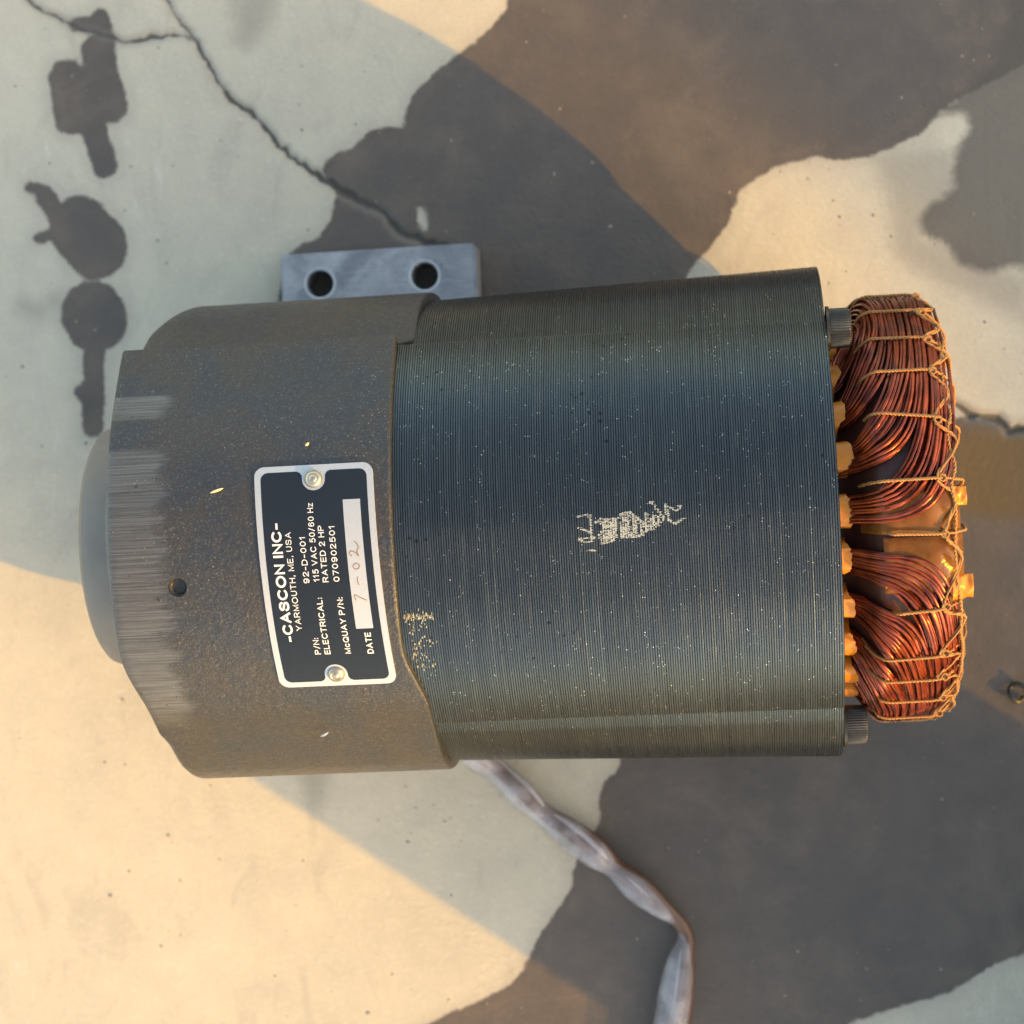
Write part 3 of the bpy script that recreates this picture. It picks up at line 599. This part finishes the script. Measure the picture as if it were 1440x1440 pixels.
GLYPH = {'C': (.72, [arc(.38, .5, .38, .5, 42, 318, 22)]), 'A': (.72, [[(0, 0), (.36, 1), (.72, 0)], [(.13, .33), (.59, .33)]]),
 'S': (.62, [curve((.60, .76), (.52, .93), (.31, 1), (.10, .93), (.03, .76), (.10, .61), (.31, .53), (.53, .43), (.61, .25), (.53, .07), (.31, 0), (.08, .07), (0, .26))]),
 'O': (.80, [arc(.40, .5, .40, .5, 0, 360, 28)]), 'Q': (.80, [arc(.40, .5, .40, .5, 0, 360, 28), [(.46, .26), (.78, -.03)]]), 'N': (.62, [[(0, 0), (0, 1), (.62, 0), (.62, 1)]]), 'I': (.02, [[(.01, 0), (.01, 1)]]),
 'Y': (.68, [[(0, 1), (.34, .44), (.68, 1)], [(.34, .46), (.34, 0)]]), 'R': (.64, [[(0, 0)]+_bowl, [(.36, .47), (.63, 0)]]), 'P': (.62, [[(0, 0)]+_bowl]), 'M': (.78, [[(0, 0), (0, 1), (.39, .06), (.78, 1), (.78, 0)]]),
 'U': (.60, [[(0, 1)]+arc(.30, .31, .30, .31, 180, 360, 14)+[(.60, 1)]]), 'T': (.60, [[(0, 1), (.60, 1)], [(.30, 1), (.30, 0)]]), 'H': (.60, [[(0, 0), (0, 1)], [(.60, 0), (.60, 1)], [(0, .52), (.60, .52)]]),
 'E': (.54, [[(.54, 1), (0, 1), (0, 0), (.54, 0)], [(0, .52), (.49, .52)]]), 'L': (.50, [[(0, 1), (0, 0), (.50, 0)]]), 'D': (.64, [[(.28, 1)]+arc(.28, .5, .36, .5, 90, -90, 16)+[(0, 0), (0, 1), (.28, 1)]]), 'V': (.68, [[(0, 1), (.34, 0), (.68, 1)]]),
 'c': (.48, [arc(.26, .37, .26, .37, 42, 318, 16)]), 'z': (.44, [[(0, .73), (.44, .73), (0, 0), (.44, 0)]]), '0': (.54, [arc(.27, .5, .27, .5, 0, 360, 24)]), '1': (.30, [[(0, .74), (.22, 1), (.22, 0)]]),
 '2': (.54, [curve((.02, .72), (.10, .93), (.28, 1), (.46, .92), (.52, .74), (.44, .54), (.20, .28), (.03, .04))+[(.02, 0), (.54, 0)]]), '5': (.56, [[(.50, 1), (.10, 1)]+curve((.05, .50), (.20, .63), (.38, .61), (.54, .46), (.54, .22), (.40, .04), (.20, 0), (.02, .10))]),
 '6': (.56, [_six]), '9': (.56, [[(.56-x, 1-y) for x, y in _six]]), '7': (.54, [[(0, 1), (.54, 1), (.20, 0)]]), '-': (.34, [[(0, .40), (.34, .40)]]), ',': (.08, [[(.06, .08), (0, -.16)]]), '/': (.36, [[(0, -.06), (.36, 1.06)]]), ':': (.04, [[(.02, 0), (.02, .10)], [(.02, .55), (.02, .65)]]), ' ': (.10, [])}
def lettering(txt, s0, s1, t, cap, tw):
    """flat printed strokes bent over the plate; the last pieces sit a hair higher so none share a plane"""
    tot = sum(GLYPH[c][0]+.30 for c in txt)-.30; kx = (s1-s0)/tot; x = 0
    for ch in txt:
        w, strokes_ = GLYPH[ch]; V, Fc, lift = [], [], 0
        for st in strokes_:
            st = [st[0]]+[b for a, b in zip(st[:-1], st[1:]) if math.hypot(a[0]-b[0], a[1]-b[1]) > 1e-4]; P = np.array([((x+px)*kx, (tw/2+py*(1-tw))*cap) for px, py in st])
            hw_ = tw*cap/2; n = len(P); L_, R_ = [], []; closed = np.hypot(*(P[0]-P[-1])) < 1e-6
            for i_ in range(n):
                a_ = P[i_]-P[i_-1] if i_ > 0 else (P[-1]-P[-2] if closed else P[1]-P[0]); b_ = P[i_+1]-P[i_] if i_ < n-1 else (P[1]-P[0] if closed else P[-1]-P[-2])
                a_ = a_/np.hypot(*a_); b_ = b_/np.hypot(*b_); na = np.array([-a_[1], a_[0]]); nb = np.array([-b_[1], b_[0]]); m_ = na+nb; m_ /= max(np.hypot(*m_), .2); k_ = min(1/max(m_@na, .3), 1.9)
                p_ = P[i_].copy()
                if not closed and i_ == 0: p_ -= b_*hw_*.9*(n == 2 or True)
                if not closed and i_ == n-1: p_ += a_*hw_*.9
                L_.append(p_+m_*hw_*k_); R_.append(p_-m_*hw_*k_)
            o = len(V); r_ = 84.26+.002*lift; lift += 1
            V += [plate_pt(s0-PS+q[0], t-q[1], r_) for q in L_]+[plate_pt(s0-PS+q[0], t-q[1], r_) for q in R_]
            Fc += [(o+k, o+n+k, o+n+k+1, o+k+1) for k in range(n-1)]
        x += w+.30
        if V: mk('printed_character', V, Fc, m_print, plate, False)
for a_ in (('-CASCON INC-', -33.5, 4.6, -11.3, 3.3, .21), ('YARMOUTH, ME, USA', -30, 1.8, -8.3, 1.9, .135), ('P/N:', -38.6, -33, -3.6, 1.9, .16), ('92-D-001', -14.4, .2, -3.8, 1.9, .15),
          ('ELECTRICAL:', -38.7, -19.5, -.5, 1.9, .16), ('115 VAC 50/60 Hz', -14, 10.7, -.6, 1.9, .15), ('RATED 2 HP', -14.3, 3.4, 2.3, 1.9, .15),
          ('McQUAY P/N:', -38.8, -19.7, 6.1, 1.9, .16), ('070902501', -14.3, 3.2, 5.8, 1.9, .15), ('DATE', -39.1, -31.9, 13.4, 2.0, .17)): lettering(*a_)
q = [(s-PS, t) for s, t in ((-30.3, 9.0), (11.4, 9.0), (11.4, 14.5), (-30.3, 14.5))]
bent('date_panel', q, 84.20, .06, m_alu, plate)
hand = [[(-20.8, 10.2), (-19.0, 10.0), (-19.6, 11.2), (-20.9, 13.6)], [(-15.8, 11.8), (-14.6, 11.5), (-13.2, 11.7)],
        [(-9.2, 11.0), (-9.9, 10.6), (-10.7, 11.2), (-10.5, 12.3), (-9.6, 12.6), (-8.9, 11.9), (-9.2, 11.0)], [(-6.6, 10.5), (-5.6, 9.8), (-4.9, 10.5), (-5.6, 11.8), (-6.6, 12.7), (-5.2, 12.3), (-3.9, 12.9), (-2.6, 12.4), (-1.9, 11.6)]]
for st in hand:
    P = smooth_path([(s-PS, t, 0) for s, t in st], 40); tubes('handwriting', [([plate_pt(p[0], p[1], 84.27) for p in P], .00016)], m_scratch, plate, 5)
for s in (32.5, -32.5):
    xx, yy, zz = plate_pt(s, 0, 84.1); th = math.degrees((PS+s)/RP)
    lathe_on('rivet', xx, th, [(.0029, -.0003, .0841), (.0028, .0005), (.0024, .0011), (.0017, .0014), (.0013, .00125), (.0010, .00155), (.0003, .0017)], m_rivet, 28, plate)

# ------------------------------------------------------------------ motor lead in a tied clear sleeve
LEAD = [(-29.8, -82.9, 9, 6.0), (-22.2, -94.5, 8, 5.6), (-13.5, -101.0, 6, 4.6), (-3.7, -109.8, 7, 5.6), (4.6, -117.6, 6, 4.2), (14.3, -124.5, 7, 5.8), (24.0, -132.0, 7, 5.8), (31.3, -138.1, 6, 3.6), (40.4, -145.6, 6.5, 5.2), (49.5, -153.2, 6, 3.6), (56.0, -158.3, 4.5, 2.2), (59.0, -164.4, 4, 2.6), (57.4, -172.8, 6, 5.0), (55.5, -185.0, 7, 6.6), (53.3, -198.7, 7, 6.6), (50.0, -219.4, 7, 6.4), (45.9, -241.7, 6, 5.0)]
TIES = (.28, .44, .57, .62)
P = smooth_path([(x*1e-3, y*1e-3, z*1e-3) for x, y, z, r in LEAD], 170); Rr = smooth_path([(r, 0, 0) for x, y, z, r in LEAD], 170)[:, 0]*1e-3
Minv = Matrix.Rotation(-PSI, 3, 'Z')
def to_motor(p): return np.array(Minv @ Vector((p[0], p[1]+.0052, p[2])))
Pm = np.array([to_motor(p) for p in P])
sl = tubes('lead_sleeve', [(Pm, Rr)], m_sleeve, motor, 18)
sl['label'] = 'cloudy clear plastic sleeve over brown motor leads'
T = np.gradient(Pm, axis=0); T /= np.linalg.norm(T, axis=1)[:, None]; N = np.cross(T, (0, 0, 1.0)); N /= np.linalg.norm(N, axis=1)[:, None]
for k in range(3):
    a = np.linspace(0, 5, len(Pm))+k*2.1; rr = np.clip(Rr-.0016, .0006, 1)*.45
    Q = Pm+N*(np.sin(a)*rr-np.clip(Rr-.0016, 0, 1)*.55)[:, None]*1+np.array([0, 0, 1.0])*(np.cos(a)*rr*.6)[:, None]
    tubes('lead_wire', [(Q[::2], 0.0026 if k < 2 else .0011)], m_lead if k < 2 else m_leadw, sl, 8)

# ------------------------------------------------------------------ loose bits
def shaving(x, th, lx, lth, curl, label, mat=m_brass):
    n = 7; P = []
    for i in range(n):
        u = i/(n-1)-.5; P.append(cyl(np.array([x+lx*u]), np.array([th+lth*u]), np.array([.0843+curl*(.25-u*u)]))[0])
    P = np.array(P); base = P.mean(0); M4 = Matrix.Translation((0, -.0052, 0)) @ Matrix.Rotation(PSI, 4, 'Z')
    o = tubes('metal_shaving', [(P-base, np.array([.0001, .0003, .0004, .00042, .0004, .0003, .0001]))], mat, None, 5); o.location = M4 @ Vector(base); o.rotation_euler = (0, 0, PSI)
    tag(o, label, 'metal shaving', 'metal shavings lying on the motor housing')
shaving(-.0851, 11.1, .0042, .9, .0006, 'tiny golden metal shaving on the cast housing above left of nameplate')
shaving(-.0560, 20.5, .0012, .7, .0005, 'very small pale metal shaving on the housing just above the top rivet')
shaving(-.0600, -50.5, .0030, 1.6, .0005, 'pale sliver of metal on the housing below the nameplate', m_alu)
bx_, by_ = 0.1856, -0.0689
P = [(bx_+.0030*math.cos(a)*(1+.1*math.sin(3*a)), by_+.0034*math.sin(a), .0022+.0008*math.sin(2*a)) for a in np.linspace(0, 2*math.pi*.93, 22)]
o = tubes('metal_ring', [(np.array(P)-np.array([bx_, by_, 0]), .0009)], m_screw, None, 10); o.location = (bx_, by_, 0)
tag(o, 'small shiny bent metal ring on wet concrete near the right edge', 'metal ring')

V, f = [], []
for k in range(420):
    x = rng.uniform(-.235, .21); y = rng.uniform(-.225, .22); s = .00022+.0007*rng.uniform()**4; o = len(V)
    z = float(Zg[np.abs(gy-y*1e3).argmin(), np.abs(gx-x*1e3).argmin()])+s*.35; a0 = rng.uniform(0, 6.28)
    for q in range(5): V.append((x+s*math.cos(a0+q*1.257)*rng.uniform(.7, 1.2), y+s*math.sin(a0+q*1.257)*rng.uniform(.7, 1.2), z-s*.3))
    V += [(x+s*.2, y, z+s*rng.uniform(.4, .8)), (x, y, z-s)]
    for q in range(5): f += [(o+q, o+(q+1) % 5, o+5), (o+(q+1) % 5, o+q, o+6)]
tag(mk('grit', V, f, plain('grit_stone', (.20, .18, .15), .8, 0, .6, 60), None, False), 'fine loose grit scattered over the concrete slab', 'grit', kind='stuff')

# ------------------------------------------------------------------ unseen blockers added outside the frame to throw the shade
AA = Vector((math.cos(rad(SUN_AZ)), math.sin(rad(SUN_AZ)), 0)); NN = Vector((-AA.y, AA.x, 0))
def boxmesh(name, x0, x1, y0, y1, z0, z1, bev, mat, parent, taper=0.0):
    bm = bmesh.new(); bmesh.ops.create_cube(bm, size=1); bmesh.ops.scale(bm, vec=(x1-x0, y1-y0, z1-z0), verts=bm.verts)
    for v in bm.verts:
        if v.co.z < 0: v.co.x *= 1-taper; v.co.y *= 1-taper
    bmesh.ops.translate(bm, vec=((x0+x1)/2, (y0+y1)/2, (z0+z1)/2), verts=bm.verts)
    if bev: bmesh.ops.bevel(bm, geom=list(bm.edges), offset=bev, segments=2, affect='EDGES')
    me = bpy.data.meshes.new(name); bm.to_mesh(me); bm.free(); return link(name, me, mat, parent)
p = AA*.425+NN*(-.0585)
shade_box_root = empty('shade_box', (p.x, p.y, 0), rad(SUN_AZ)); tag(shade_box_root, 'added grey box just outside the picture, there only to shade the ground by the motor', 'shade_box')  # unseen box, added to keep the sun off the ground before the motor
boxmesh('shade_box_body', -.10, .10, -.089, .089, .001, .135, .004, m_box, shade_box_root, .015)
boxmesh('shade_box_lid', -.102, .102, -.0905, .0905, .1355, .172, .008, m_box, shade_box_root)
tubes('shade_box_handle', [(smooth_path([(0, -.05, .172), (0, -.048, .190), (0, -.03, .197), (0, .03, .197), (0, .048, .190), (0, .05, .172)], 30), .0045)], m_screw, shade_box_root, 10)
for y in (-.05, .05): boxmesh('shade_box_latch', -.1065, -.1024, y-.012, y+.012, .118, .150, .001, m_alu, shade_box_root)
# unseen blocker added further off, bent at a corner to fit the shade: its top edge throws the wide soft shade over the right-hand side
HW = 2.0; back = AA*(HW/math.tan(rad(SUN_EL)))
E0, E1, E2 = Vector((.066, .180, 0)), Vector((.150, .104, 0)), Vector((.188, -.055, 0))
shade_blocker = empty('shade_wall', E1+back); tag(shade_blocker, 'added unseen blocker beyond the right of the picture, shaped for its soft shade', 'shade_blocker')
for a_, b_, l0, l1 in ((E0, E1, -3.0, .05), (E1, E2, 0, 3.0)):
    e = (b_-a_).normalized(); M4 = Matrix.Rotation(math.atan2(e.y, e.x), 4, 'Z')
    for nm, y0_, y1_, z0_, z1_, ex in (('shade_wall_face', .02, .20, -.02, HW-.06, 0), ('shade_wall_coping', 0, .24, HW-.058, HW, .01)):
        o = boxmesh(nm, l0-ex, l1+ex, y0_, y1_, z0_, z1_, 0, m_render, shade_blocker); o.data.transform(M4)
